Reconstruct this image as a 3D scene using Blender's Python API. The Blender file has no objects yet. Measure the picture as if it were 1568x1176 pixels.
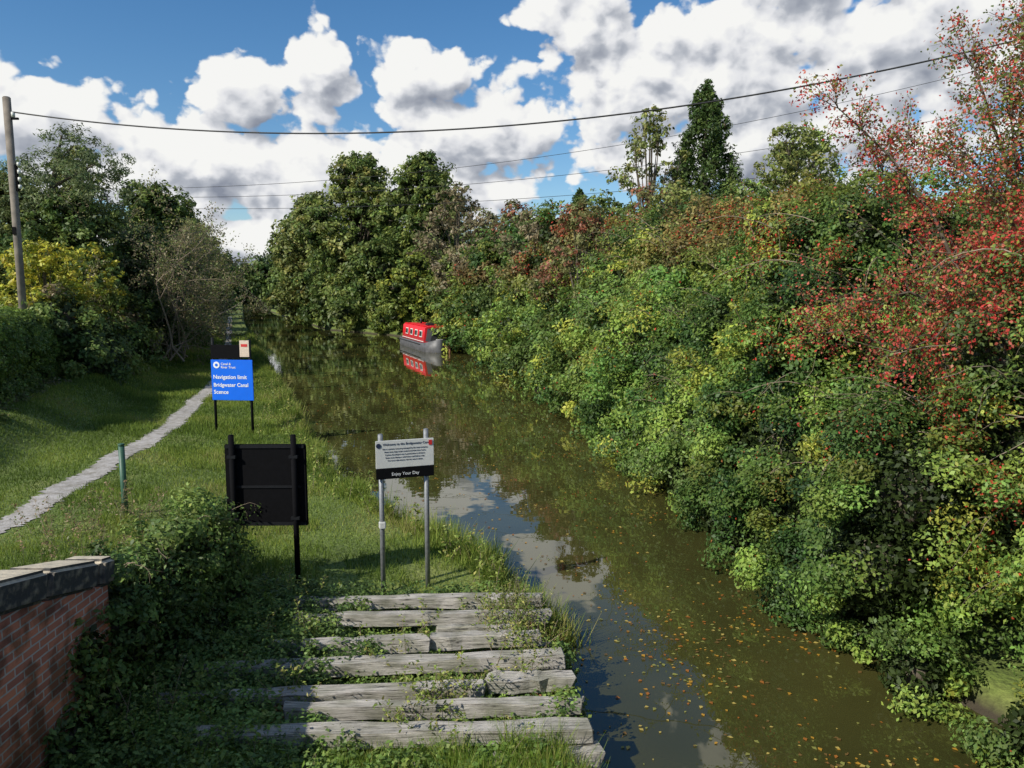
import bpy, math, random, bmesh
import numpy as np
from mathutils import Vector
rng=np.random.default_rng(7); random.seed(7)
S=bpy.context.scene
GAIN=1.8
def link(o,parent=None):
    S.collection.objects.link(o)
    if parent: o.parent=parent
    return o
# ------------------------------------------------ materials
def newmat(name):
    m=bpy.data.materials.new(name); m.use_nodes=True
    nt=m.node_tree; b=nt.nodes['Principled BSDF']
    return m,nt,b
def simple(name,col,rough=.6,var=.25,scale=8,bump=.0,metal=0,coord='Object',spec=.5):
    m,nt,b=newmat(name); N=nt.nodes; l=nt.links
    tc=N.new('ShaderNodeTexCoord'); n=N.new('ShaderNodeTexNoise'); n.inputs['Scale'].default_value=scale; n.inputs['Detail'].default_value=6
    l.new(tc.outputs[coord],n.inputs['Vector'])
    r=N.new('ShaderNodeValToRGB'); r.color_ramp.elements[0].position=.3; r.color_ramp.elements[1].position=.7
    r.color_ramp.elements[0].color=(*[c*(1-var) for c in col],1); r.color_ramp.elements[1].color=(*[min(1,c*(1+var)) for c in col],1)
    l.new(n.outputs['Fac'],r.inputs['Fac']); l.new(r.outputs['Color'],b.inputs['Base Color'])
    b.inputs['Roughness'].default_value=rough; b.inputs['Metallic'].default_value=metal; b.inputs['Specular IOR Level'].default_value=spec
    if bump:
        bp=N.new('ShaderNodeBump'); bp.inputs['Strength'].default_value=bump; bp.inputs['Distance'].default_value=.02
        l.new(n.outputs['Fac'],bp.inputs['Height']); l.new(bp.outputs['Normal'],b.inputs['Normal'])
    return m
def leafmat(name,trans=.28,rough=.5):
    m,nt,b=newmat(name); N=nt.nodes; l=nt.links
    a=N.new('ShaderNodeAttribute'); a.attribute_name='Col'
    l.new(a.outputs['Color'],b.inputs['Base Color']); b.inputs['Roughness'].default_value=rough
    b.inputs['Specular IOR Level'].default_value=.3
    t=N.new('ShaderNodeBsdfTranslucent'); h=N.new('ShaderNodeHueSaturation'); h.inputs['Value'].default_value=1.4; h.inputs['Hue'].default_value=.49
    l.new(a.outputs['Color'],h.inputs['Color']); l.new(h.outputs['Color'],t.inputs['Color'])
    mx=N.new('ShaderNodeMixShader'); mx.inputs[0].default_value=trans
    l.new(b.outputs[0],mx.inputs[1]); l.new(t.outputs[0],mx.inputs[2]); l.new(mx.outputs[0],N['Material Output'].inputs['Surface'])
    return m
LEAF=leafmat('leaf'); GRASSM=leafmat('grass_blade',.35,.6)
BARK=simple('bark',(.11,.09,.065),.9,.4,6,.6)
TWIG=simple('twig',(.27,.21,.15),.9,.3,6)
# ------------------------------------------------ mesh builder
class MB:
    def __init__(s): s.V=[];s.Q=[];s.M=[];s.C=[];s.n=0
    def add(s,V,Q,mat,col):
        V=np.asarray(V,float).reshape(-1,3);Q=np.asarray(Q,np.int64).reshape(-1,4)
        s.V.append(V);s.Q.append(Q+s.n);s.n+=len(V);s.M.append(np.full(len(Q),mat,np.int32))
        c=np.asarray(col,float)
        if c.ndim==1:c=np.tile(c,(len(Q),1))
        s.C.append(c)
    def build(s,name,mats,smooth=False):
        V=np.concatenate(s.V);Q=np.concatenate(s.Q);M=np.concatenate(s.M);C=np.clip(np.concatenate(s.C),0,.6)
        me=bpy.data.meshes.new(name);me.vertices.add(len(V));me.vertices.foreach_set('co',V.astype(np.float32).ravel())
        me.loops.add(len(Q)*4);me.loops.foreach_set('vertex_index',Q.astype(np.int32).ravel())
        me.polygons.add(len(Q));me.polygons.foreach_set('loop_start',np.arange(0,len(Q)*4,4,dtype=np.int32))
        for m in mats:me.materials.append(m)
        me.polygons.foreach_set('material_index',M)
        at=me.attributes.new('Col','FLOAT_COLOR','FACE');at.data.foreach_set('color',np.c_[C,np.ones(len(C))].astype(np.float32).ravel())
        if smooth: me.polygons.foreach_set('use_smooth',np.ones(len(Q),bool))
        me.update(calc_edges=True)
        return link(bpy.data.objects.new(name,me))
def unit(v): return v/np.maximum(np.linalg.norm(v,axis=-1,keepdims=True),1e-9)
def rdir(n): return unit(rng.normal(size=(n,3)))
def leaves(mb,P,Nn,sz,col,mat=1,asp=.55):
    n=len(P)
    if n==0:return
    r=rdir(n);t=unit(np.cross(Nn,r));b=np.cross(Nn,t);sz=np.broadcast_to(sz,(n,))[:,None]
    w=sz*asp;f=Nn*sz*.18
    V=np.empty((n,4,3));V[:,0]=P-t*sz;V[:,1]=P+b*w+f-t*sz*.15;V[:,2]=P+t*sz;V[:,3]=P-b*w+f-t*sz*.15
    mb.add(V,np.arange(n*4).reshape(n,4),mat,col)
def tube(mb,pts,rad,sides=6,mat=0,col=(.1,.08,.05)):
    pts=np.asarray(pts,float);k=len(pts);rad=np.broadcast_to(rad,(k,))
    T=unit(np.gradient(pts,axis=0));ref=np.array([.31,.9,.2]);A=unit(np.cross(T,ref));B=np.cross(T,A)
    an=np.arange(sides)*2*math.pi/sides
    V=pts[:,None]+rad[:,None,None]*(A[:,None]*np.cos(an)[None,:,None]+B[:,None]*np.sin(an)[None,:,None])
    Q=[]
    for i in range(k-1):
        for j in range(sides):
            j2=(j+1)%sides;Q.append((i*sides+j,i*sides+j2,(i+1)*sides+j2,(i+1)*sides+j))
    mb.add(V,Q,mat,col)
_K=rng.normal(size=(7,3));_F=rng.uniform(0,6.28,7)
def n3(P,f):
    v=np.zeros(len(P))
    for i in range(7): v+=np.sin(P@_K[i]*f*(1+.25*i)+_F[i]+1.5*np.sin(P@_K[(i+3)%7]*f*.8))
    return np.clip(.5+v/7*.9,0,1)
def palcol(pal,P,f=.5,jit=.35):
    w=np.cumsum([p[0] for p in pal]);w=w/w[-1];c=np.array([p[1] for p in pal])
    v=np.clip(n3(P,f)*(1-jit)+rng.random(len(P))*jit,0,.9999)
    o=np.argsort(np.argsort(v))/max(1,len(v)); v=o*.6+v*.4
    return c[np.searchsorted(w,np.clip(v,0,.9999))]
def icos(mb,c,r,s,mat=1):
    a=np.linspace(0,2*math.pi,10,endpoint=False);e=np.linspace(-1.5,1.5,7);q=.68
    V=[]
    for y in e:
        for x in a:
            k=q*random.uniform(.7,1.1);V.append((c[0]+k*r[0]*math.cos(x)*math.cos(y),c[1]+k*r[1]*math.sin(x)*math.cos(y),max(.02,c[2]+k*r[2]*math.sin(y))))
    Q=[(i*10+j,i*10+(j+1)%10,(i+1)*10+(j+1)%10,(i+1)*10+j) for i in range(6) for j in range(10)]
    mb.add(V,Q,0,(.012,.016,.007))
    s2=1.5*s;n=int(min(6000,2.0*4*math.pi*(r.prod()**(2/3))/(1.1*s2*s2)))
    d=rdir(n);P=c+d*r*rng.uniform(.72,1.15,(n,1));k=P[:,2]>.05;P=P[k];d=d[k];n=len(P)
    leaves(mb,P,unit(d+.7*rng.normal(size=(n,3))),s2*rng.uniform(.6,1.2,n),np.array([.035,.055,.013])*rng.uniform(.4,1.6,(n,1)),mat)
REDS=np.array([(.58,.05,.03),(.52,.09,.04),(.42,.05,.03),(.40,.15,.05)])
def canopy(mb,lobes,pal,lai=2.4,sfac=.0027,smin=.03,core=.72,zmin=.06,colfn=None,gap=.12,ragged=.14,bright=1.,rcs=1.,asp=.55,droop=0.,pf=.5,redfn=None,hole=0.,hf=1.2):
    LB=np.array([l[:6] for l in lobes],float)
    for li,l in enumerate(LB):
        c=l[:3];r=l[3:6];dist=max(6,math.hypot(c[0],c[1]))
        s=max(smin,sfac*dist);rc=min(.2+.011*dist,.5*r.min())*rcs
        p=1.6;area=4*math.pi*(((r[0]*r[1])**p+(r[0]*r[2])**p+(r[1]*r[2])**p)/3)**(1/p)
        nc=max(6,int(area/(1.5*rc*rc)));nl=max(5,int(lai*1.5*rc*rc/(1.1*s*s)))
        d=rdir(nc);rad=1+ragged*rng.normal(size=(nc,1))*.7
        P=c+d*r*rad
        keep=(P[:,2]>zmin)&(rng.random(nc)>gap)
        if hole: keep&=n3(P,hf)>hole
        keep&=~(((d[:,1]>.5))&(rng.random(nc)<.6))
        near=LB[(np.abs(LB[:,0]-c[0])<LB[:,3]+r[0])&(np.abs(LB[:,1]-c[1])<LB[:,4]+r[1])]
        q=np.sqrt((((P[:,None]-near[None,:,:3])/near[None,:,3:6])**2).sum(-1)).min(1)
        keep&=q>.78
        P=P[keep];d=unit(d[keep]/r)
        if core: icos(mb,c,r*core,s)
        if len(P)==0:continue
        cc=colfn(P) if colfn else palcol(pal,P,pf)
        cc=cc*bright*GAIN*rng.uniform(.62,1.34,(len(P),1))
        nlv=rng.integers(int(nl*.6),int(nl*1.4)+1,len(P))
        idx=np.repeat(np.arange(len(P)),nlv);n=len(idx)
        o=rdir(n)*(rng.random((n,1))**.45)
        o[:,2]*=.75
        crad=rc*rng.uniform(.7,1.35,len(P))[idx][:,None]
        X=P[idx]+o*crad; X[:,2]-=droop*rng.random(n)*rc
        Nn=unit(.45*d[idx]+.6*o+.45*rng.normal(size=(n,3))+np.array([0,0,.35]))
        C=cc[idx]*rng.uniform(.74,1.26,(n,1))*(.85+.15*rng.random((n,3)))
        sz=s*rng.uniform(.6,1.3,n)
        if redfn is not None:
            rp=redfn(P)[idx];m=rng.random(n)<rp;C[m]=REDS[rng.integers(0,4,m.sum())]*rng.uniform(.7,1.2,(m.sum(),1));sz[m]*=.7
        ok=X[:,2]>zmin*.5
        leaves(mb,X[ok],Nn[ok],sz[ok],C[ok],1,asp)
def tree(name,base,H,R,pal,trunk=.25,nl=14,lobe=.42,lai=2.4,sfac=.0025,low=.15,core=.0,seed=0,gap=.15,bright=1.,squash=1.,lean=(0,0),ragged=.34,rcs=1.,asp=.55,hole=.18):
    rs=np.random.default_rng(seed);mb=MB();b=np.array(base,float);lobes=[]
    for i in range(nl):
        t=(i+.5)/nl;z=low+(1-low)*t
        env=math.sin(math.pi*min(1,max(.0,(z-low)/(1-low)*.82+.18)))**.7
        a=i*2.4+rs.uniform(-.5,.5);rr=R*env*rs.uniform(.3,.9)
        lr=R*lobe*rs.uniform(.6,1.3)*(1-.35*t)
        zz=min(b[2]+H-lr*.8,b[2]+z*H)
        lobes.append((b[0]+lean[0]*z+rr*math.cos(a),b[1]+lean[1]*z+rr*math.sin(a),zz,lr*1.1,lr*1.1,lr*.85*squash))
    lobes.append((b[0]+lean[0],b[1]+lean[1],b[2]+H-R*lobe*.7,R*lobe*.8,R*lobe*.8,R*lobe*.75))
    if core:
        for z in np.linspace(.2,.82,5):
            q=R*.46*math.sin(math.pi*(.25+.65*z));lobes.append((b[0]+rs.normal()*.08*R,b[1]+rs.normal()*.08*R,b[2]+z*H,q,q,H*.13))
    top=b+np.array([lean[0],lean[1],H*.85])
    n=8;pts=[b+(top-b)*t+np.array([math.sin(t*5+seed)*.03*H*t*.4,math.cos(t*4+seed)*.02*H*t*.4,0]) for t in np.linspace(0,1,n)]
    tube(mb,pts,np.linspace(trunk,trunk*.2,n),8)
    for l in lobes:
        t=rs.uniform(.2,.7);s0=b+(top-b)*t*min(1,(l[2]-b[2])/H+.1);e=np.array(l[:3]);mid=(s0+e)/2+np.array([0,0,.06*H*rs.uniform(-.5,1)])
        tube(mb,[s0,mid,e],[trunk*.35,trunk*.22,trunk*.07],5)
        for k in range(3):
            f=e+rs.normal(size=3)*np.array(l[3:6])*.55; tube(mb,[mid*.3+e*.7,(e+f)/2,f],[trunk*.12,trunk*.08,.01],4)
    canopy(mb,lobes,pal,lai=lai,sfac=sfac,core=core,gap=gap,bright=bright,ragged=ragged,rcs=rcs,asp=asp,hole=hole,hf=1.6/max(1,R*.4),pf=.35)
    return mb.build(name,[BARK,LEAF])
def branch(mb,p,d,L,r,depth,out,mat=0,grav=0.,wig=.25,kids=4,sides=4,rs=rng):
    n=6;pts=[np.array(p,float)];d=unit(np.array(d,float))
    for i in range(n):
        d=unit(d+rs.normal(size=3)*wig*.4+np.array([0,0,grav])); pts.append(pts[-1]+d*L/n)
    tube(mb,pts,np.linspace(r,r*.35,n+1),sides,mat)
    for q in pts[2:]: out.append((q,depth))
    if depth>0:
        for k in range(kids):
            i=rs.integers(1,n+1);dd=unit(d*1.0+rs.normal(size=3)*.75)
            branch(mb,pts[i],dd,L*rs.uniform(.4,.65),r*.45,depth-1,out,mat,grav,wig,kids,max(3,sides-1),rs)
# ------------------------------------------------ layout curves (camera stands on the bridge at the origin, looks along +Y)
Ly=[-30,4,6.8,10,11.5,13.1,15.7,18.9,33.1,55,123,170,300,1500];Lx=[1.2,.85,.8,.45,-.2,-1.22,-3.12,-4.89,-10.2,-18.5,-43.4,-60,-106,-530]
Wy=[-30,0,4,7.3,9.4,11.9,15,18.5,26.5,37.7,55,66,79,92.6,170,300,1500];Wx=[6,6,5.3,4.54,3.98,3.69,3.42,2.88,1.99,-.13,-3.3,-7.0,-12.5,-23.4,-54.5,-100,-524]
Py=[-10,5,13.3,17.4,22,28.7,36.3,58,143,300];Px=[-8.6,-9.0,-9.24,-9.7,-10.5,-12.1,-14.3,-21.8,-53,-110]
Lf=lambda y:np.interp(y,Ly,Lx);Wf=lambda y:np.interp(y,Wy,Wx);Pf=lambda y:np.interp(y,Py,Px)
def ss(a,b,x): t=np.clip((x-a)/(b-a),0,1);return t*t*(3-2*t)
def hgt(x,y):
    x=np.asarray(x,float);y=np.asarray(y,float)
    wob=(.16*np.sin(y*1.7)+.09*np.sin(y*4.3+1)+.05*np.sin(y*9+2))*ss(58,45,y)
    dl=(Lf(y)-x)*.94+wob;dr=(x-Wf(y)-.7)*.94
    hl=-.8+1.16*ss(-.35,.22,dl)+.14*ss(1,6,dl)+.8*ss(1.6,3.6,Pf(y)-.6-x)*ss(10,15,y)
    hr=-.8+1.2*ss(-.3,.4,dr)+1.2*ss(1,9,dr)
    h=np.where(dl>-.5,hl,np.where(dr>-.5,hr,-.8))
    h=h+.03*np.sin(x*1.7+y)*np.sin(y*1.1)*(h>.2)*ss(60,40,y)
    plat=ss(-4.3,-3.9,x)*ss(10.9,10.3,y)*(h>.1)
    return h-.14*plat*(h>.3)
# ------------------------------------------------ ground
sv=np.unique(np.concatenate([-np.geomspace(16,1500,26),np.arange(-16,-.8,.3),np.arange(-.8,.9,.1),np.arange(.9,5,.3),np.arange(5,19,.35),np.geomspace(19.2,1500,26)]))
yv=np.unique(np.concatenate([np.arange(-30,4,1),np.arange(4,24,.2),np.arange(24,60,.5),np.arange(60,180,2),np.geomspace(181,1500,20)]))
X=Lf(yv)[:,None]+sv[None,:];Y=np.broadcast_to(yv[:,None],X.shape)
Z=hgt(X,Y)
g=MB();nx=len(sv);ii,jj=np.meshgrid(np.arange(len(yv)-1),np.arange(nx-1),indexing='ij');a=(ii*nx+jj).ravel()
g.add(np.stack([X,Y,Z],-1),np.stack([a,a+1,a+nx+1,a+nx],-1),0,(1,1,1))
m,nt,b=newmat('grass_ground');N=nt.nodes;l=nt.links
tc=N.new('ShaderNodeTexCoord')
n1=N.new('ShaderNodeTexNoise');n1.inputs['Scale'].default_value=.6;n1.inputs['Detail'].default_value=5
n2=N.new('ShaderNodeTexNoise');n2.inputs['Scale'].default_value=14;n2.inputs['Detail'].default_value=8
for n in(n1,n2): l.new(tc.outputs['Object'],n.inputs['Vector'])
r1=N.new('ShaderNodeValToRGB');e=r1.color_ramp.elements;e[0].position=.3;e[0].color=(.075,.105,.022,1);e[1].position=.75;e[1].color=(.22,.235,.07,1)
x=e.new(.52);x.color=(.13,.18,.035,1)
mx=N.new('ShaderNodeMixRGB');mx.blend_type='OVERLAY';mx.inputs[0].default_value=.8
l.new(n1.outputs['Fac'],r1.inputs['Fac']);l.new(r1.outputs['Color'],mx.inputs[1]);l.new(n2.outputs['Fac'],mx.inputs[2])
sx=N.new('ShaderNodeSeparateXYZ');l.new(tc.outputs['Object'],sx.inputs[0])
mr=N.new('ShaderNodeMapRange');mr.inputs[1].default_value=.05;mr.inputs[2].default_value=.22;l.new(sx.outputs[2],mr.inputs[0])
m2=N.new('ShaderNodeMixRGB');m2.inputs[1].default_value=(.05,.04,.025,1);l.new(mr.outputs[0],m2.inputs[0]);l.new(mx.outputs[0],m2.inputs[2])
l.new(m2.outputs[0],b.inputs['Base Color']);b.inputs['Roughness'].default_value=.95
bp=N.new('ShaderNodeBump');bp.inputs['Strength'].default_value=.8;bp.inputs['Distance'].default_value=.06;l.new(n2.outputs['Fac'],bp.inputs['Height']);l.new(bp.outputs[0],b.inputs['Normal'])
g.build('ground',[m],True)
# ------------------------------------------------ worn path (draped flat on the bank)
pm,nt,b=newmat('worn_gravel');N=nt.nodes;l=nt.links
tc=N.new('ShaderNodeTexCoord');vo=N.new('ShaderNodeTexVoronoi');vo.inputs['Scale'].default_value=34;l.new(tc.outputs['Object'],vo.inputs['Vector'])
nn=N.new('ShaderNodeTexNoise');nn.inputs['Scale'].default_value=5;nn.inputs['Detail'].default_value=9;nn.inputs['Roughness'].default_value=.65;l.new(tc.outputs['Object'],nn.inputs['Vector'])
r=N.new('ShaderNodeValToRGB');e=r.color_ramp.elements;e[0].position=.30;e[0].color=(.14,.14,.07,1);e[1].position=.62;e[1].color=(.52,.49,.46,1);x=e.new(.40);x.color=(.34,.31,.27,1)
l.new(nn.outputs['Fac'],r.inputs['Fac']);mx=N.new('ShaderNodeMixRGB');mx.blend_type='MULTIPLY';mx.inputs[0].default_value=.3
bw_=N.new('ShaderNodeRGBToBW');l.new(vo.outputs['Color'],bw_.inputs[0])
l.new(r.outputs[0],mx.inputs[1]);l.new(bw_.outputs[0],mx.inputs[2]);l.new(mx.outputs[0],b.inputs['Base Color']);b.inputs['Roughness'].default_value=.95
bp=N.new('ShaderNodeBump');bp.inputs['Distance'].default_value=.006;l.new(vo.outputs['Distance'],bp.inputs['Height']);l.new(bp.outputs[0],b.inputs['Normal'])
PC=lambda y:Pf(y)+(.07*np.sin(y*.6)+.03*np.sin(y*1.9))*ss(60,40,y)
py=np.unique(np.concatenate([np.arange(2,40,.06),np.arange(40,128,.5)]));pw=.31+.03*np.sin(py*1.3)+.02*np.sin(py*3.7+1)
pv=[];fr=np.array([-1,-.5,0,.5,1]);lift=np.where(py>56,.035,.016)
PXm=PC(py)
for k in fr:
    xk=PXm+k*(pw+(.05*rng.normal(size=len(py)) if abs(k)>.9 else 0)*(py<40));pv.append(np.stack([xk,py,hgt(xk,py)+lift],-1))
pv=np.stack(pv,1);a=(np.arange(len(py)-1)[:,None]*5+np.arange(4)[None]).ravel()
g=MB();g.add(pv,np.stack([a,a+1,a+6,a+5],-1),0,(1,1,1));g.build('footpath',[pm],True)
# ------------------------------------------------ water
wm,nt,b=newmat('canal_water');N=nt.nodes;l=nt.links
tc=N.new('ShaderNodeTexCoord')
b.inputs['Roughness'].default_value=.015;b.inputs['IOR'].default_value=1.62
na=N.new('ShaderNodeTexNoise');na.inputs['Scale'].default_value=1.3;na.inputs['Detail'].default_value=2
nb=N.new('ShaderNodeTexNoise');nb.inputs['Scale'].default_value=.25;nb.inputs['Detail'].default_value=3
for n in(na,nb): l.new(tc.outputs['Object'],n.inputs['Vector'])
rr=N.new('ShaderNodeValToRGB');rr.color_ramp.elements[0].position=.35;rr.color_ramp.elements[0].color=(.040,.040,.012,1);rr.color_ramp.elements[1].position=.7;rr.color_ramp.elements[1].color=(.070,.066,.019,1)
l.new(nb.outputs['Fac'],rr.inputs['Fac']);l.new(rr.outputs[0],b.inputs['Base Color'])
bp=N.new('ShaderNodeBump');bp.inputs['Strength'].default_value=.15;bp.inputs['Distance'].default_value=.02;l.new(na.outputs['Fac'],bp.inputs['Height']);l.new(bp.outputs[0],b.inputs['Normal'])
g=MB();g.add([(-220,-30,0),(60,-30,0),(60,420,0),(-220,420,0)],[(0,1,2,3)],0,(1,1,1));g.build('canal_water',[wm])
g=MB();n=4200
yy=7*(60/7)**(rng.random(n)**1.3);f=rng.random(n);xx=Lf(yy)+f*(Wf(yy)+.3-Lf(yy))
P=np.stack([xx,yy,np.full(n,.008)],-1);k=(n3(P*[1,1,0],.55)+.3*rng.random(n)>.70)|(rng.random(n)<.12);P=P[k];n=len(P)
pc=np.array([(.55,.30,.04),(.40,.15,.03),(.58,.45,.12),(.2,.12,.04),(.3,.3,.08)])[rng.integers(0,5,n)]
leaves(g,P,unit(np.c_[rng.normal(size=(n,2))*.05,np.ones(n)]),rng.uniform(.008,.034,n)+.0005*P[:,1],pc,0,.7);g.build('floating_leaves',[LEAF])
# ------------------------------------------------ grass
def blades(mb,P,h,w,col):
    n=len(P);a=rng.uniform(0,6.28,n);W=np.stack([np.cos(a),np.sin(a),np.zeros(n)],-1)*w[:,None]
    T=P+np.stack([rng.normal(size=n)*.35,rng.normal(size=n)*.35,np.ones(n)],-1)*h[:,None]
    V=np.stack([P-W,P+W,T+W*.15,T-W*.15],1);mb.add(V,np.arange(n*4).reshape(n,4),0,col)
n=340000
yy=7.5*(75/7.5)**rng.random(n);lo=Pf(yy)-5;hi=Lf(yy)+.12;xx=lo+rng.random(n)*(hi-lo)
e=rng.random(n)<.12;xx[e]=(Lf(yy)-rng.random(n)**2*.7+.15)[e]
pc_=PC(yy)
z=hgt(xx,yy);k=(z>.05)&(np.abs(xx-pc_)>.16+.22*rng.random(n)**.7)&~((yy<10.3)&(xx>-4.4)&(xx<.9));xx,yy,z=xx[k],yy[k],z[k];pc_=pc_[k];n=len(xx)
P=np.stack([xx,yy,z-.01],-1);edge=1+2.2*ss(.8,.0,(Lf(yy)-xx))+1.5*(n3(P,.8)>.66)*(yy<16)+.9*(n3(P,.45)>.60)
edge*=np.where(np.abs(xx-pc_)<.38,.55,1)
C=palcol([(3,(.10,.155,.025)),(3,(.165,.24,.036)),(2,(.25,.30,.055)),(1,(.30,.28,.10))],P*[1,1,0],.55,.4)*rng.uniform(.65,1.3,(n,1))
dist=np.hypot(xx,yy)
g=MB();blades(g,P,(.03+.0014*dist)*edge*rng.uniform(.5,1.5,n),.0022+.0004*dist,C);g.build('grass',[GRASSM])
# ------------------------------------------------ right-bank hedge
GR=[(3,(.055,.095,.018)),(3,(.09,.135,.025)),(3,(.14,.18,.035)),(2,(.20,.21,.04)),(1,(.13,.10,.04))]
def hedgecol(P):
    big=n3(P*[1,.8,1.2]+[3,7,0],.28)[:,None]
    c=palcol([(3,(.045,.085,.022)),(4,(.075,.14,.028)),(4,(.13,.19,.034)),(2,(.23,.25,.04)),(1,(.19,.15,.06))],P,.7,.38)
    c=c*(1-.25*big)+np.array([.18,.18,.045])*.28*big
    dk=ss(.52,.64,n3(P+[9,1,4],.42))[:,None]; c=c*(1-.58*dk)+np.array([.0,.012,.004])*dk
    rust=(ss(.54,.7,n3(P+[1,8,2],.36))*ss(4.2,6.2,P[:,2])*ss(15,22,P[:,1]))[:,None]*.55
    return c*(1-rust)+np.array([.17,.08,.04])*rust
RB=np.array([(4.6,11.2,3.9,1.1),(5.3,11.5,4.7,.9),(5.6,10.0,4.3,.9),(6.0,9.2,3.4,1.0),(5.4,8.4,2.4,.6),(5.6,13,5.2,.9),(6.4,9.4,5.4,1.2),(4.9,13.5,4.2,.7),(6.2,8.2,4.2,.9),(5.0,9.4,3.0,.5),(5.0,17,6.0,1.1)])
def hedgered(P):
    r=n3(P+[5,3,1],.6)
    top=ss(4.6,7,P[:,2])*ss(17,24,P[:,1])
    d=((P[:,None]-RB[None,:,:3])**2).sum(-1)/RB[None,:,3]**2
    nb=np.exp(-d*1.1).max(1)*ss(.25,.55,n3(P,1.7))
    return np.clip(.8*nb+.4*ss(.52,.70,r)*top+.03*ss(.5,.7,n3(P,1.1)),0,.7)
Hf=lambda y:np.interp(y,[0,7,10,13,18,28,43,59,66],[4.4,4.7,5.2,5.4,6.2,6.8,7.8,8.6,8.4])
def hedge_lobes(y0,y1,rb):
    out=[];y=y0
    while y<y1:
        r=rb+.018*y;q_=1+.012*y
        mod=math.sin(y*1.25/q_+1)*.55+math.sin(y*2.9/q_)*.3
        H=Hf(y)*(1+.11*math.sin(y*.9/q_+2)+.07*math.sin(y*2.3));nlv=max(3,int(H/(r*1.1)))
        for k in range(nlv+1):
            f=k/nlv;rr=r*rng.choice([.55,.8,1.05,1.35])*rng.uniform(.9,1.1)
            z=.55*rr+f*(H-rr*1.35);off=rr*.9+(.2+2.4*f**1.2)*q_**.5+rng.uniform(-.45,.45)*(.5 if k==0 else 1)+mod*.55*q_*min(1,f*3+.05)-.15*float(y<15)
            out.append((float(Wf(y))+off,y+rng.uniform(-.5,.5)*r,z,rr,rr*1.05,rr*rng.uniform(.7,1.05)))
        for q in range(2):
            rr=r*rng.uniform(.9,1.4);out.append((float(Wf(y))+4.4+q*2+.03*y,y,H-rr*1.0+rng.uniform(-.9,.5),rr*1.2,rr*1.2,rr))
        y+=r*1.1
    return out
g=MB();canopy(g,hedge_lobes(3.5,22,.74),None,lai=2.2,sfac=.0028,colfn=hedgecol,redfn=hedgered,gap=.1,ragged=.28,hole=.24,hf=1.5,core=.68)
for i in range(130):
    y=rng.uniform(7,30);x=Wf(y)+rng.uniform(.6,2.6);z=rng.uniform(1.2,Hf(y)+.5);o=[]
    branch(g,(x+.5,y,z),(-.8,rng.normal()*.5-.3,.6),rng.uniform(.7,1.8),.010,1,o,2,-.12,.4,3,4)
    for q,dp in o:
        k=4;leaves(g,q+rng.normal(size=(k,3))*.06,rdir(k),.03,palcol(GR,q+rng.normal(size=(k,3)),1)*GAIN,1)
g.build('bramble_hedge',[BARK,LEAF,TWIG])
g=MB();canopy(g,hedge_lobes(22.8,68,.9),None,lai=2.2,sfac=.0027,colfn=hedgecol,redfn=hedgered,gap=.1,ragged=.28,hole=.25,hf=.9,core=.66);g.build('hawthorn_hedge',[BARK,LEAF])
def hawthorn(name,base,H,ends,dens=5,seed=3):
    rs=np.random.default_rng(seed);mb=MB();o=[];b=np.array(base,float)
    tube(mb,[b,b+[.1,.1,H*.3],b+[0,.1,H*.55]],[.16,.12,.08],8)
    for e in ends:
        e=np.array(e,float);s0=b+[0,0,H*rs.uniform(.2,.5)];mid=(s0+e)/2+[0,0,.12*H]
        t=np.linspace(0,1,10)[:,None];pts=(1-t)**2*s0+2*t*(1-t)*mid+t*t*e+rs.normal(size=(10,3))*.05
        tube(mb,pts,np.linspace(.045,.008,10),5)
        for q in pts[3:]:
            o.append((q,1))
            for k in range(4): branch(mb,q,unit((e-s0)*.3+rs.normal(size=3)*.8),rs.uniform(.25,.75),.009,1,o,0,-.02,.5,3,3,rs)
    Q=np.array([q for q,d in o]);k=dens;Pp=np.repeat(Q,k,0)+rs.normal(size=(len(Q)*k,3))*.06
    c=palcol([(4,(.56,.05,.04)),(3,(.50,.12,.08)),(1,(.36,.14,.07)),(3,(.24,.25,.06)),(3,(.12,.18,.04))],Pp,1.2,.7)*rng.uniform(.7,1.4,(len(Pp),1))
    leaves(mb,Pp,rdir(len(Pp)),rng.uniform(.013,.031,len(Pp)),c,1,.7)
    return mb.build(name,[BARK,LEAF])
ends=[(4.6,11,7.3),(5.2,11.3,6.6),(6.5,10.2,9.3),(7.0,10.4,9.8),(7.6,10.8,9.6),(6.6,9.9,8.3),(6.3,9.3,7.2),(7.1,9.4,8.6),(5.9,10,6.4),(7.5,9.6,7.6),(6.4,11.2,8.0),(5.4,9.6,5.0),(5.5,8.8,4.4),(6.1,8.6,5.6),(7,9,6.6),(6.6,10.5,7.2),(8,11.5,9),(4.9,9.2,3.9),(6.2,12.4,7.0),(7.4,10,8.9),(6.8,9.2,5.2),(6.2,8.4,4.4),(6.9,10.1,7.9),(4.3,10.4,4.1),(4.7,10.9,4.5)]
hawthorn('hawthorn_tree',(7.6,10.8,.6),8.5,ends)
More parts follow.
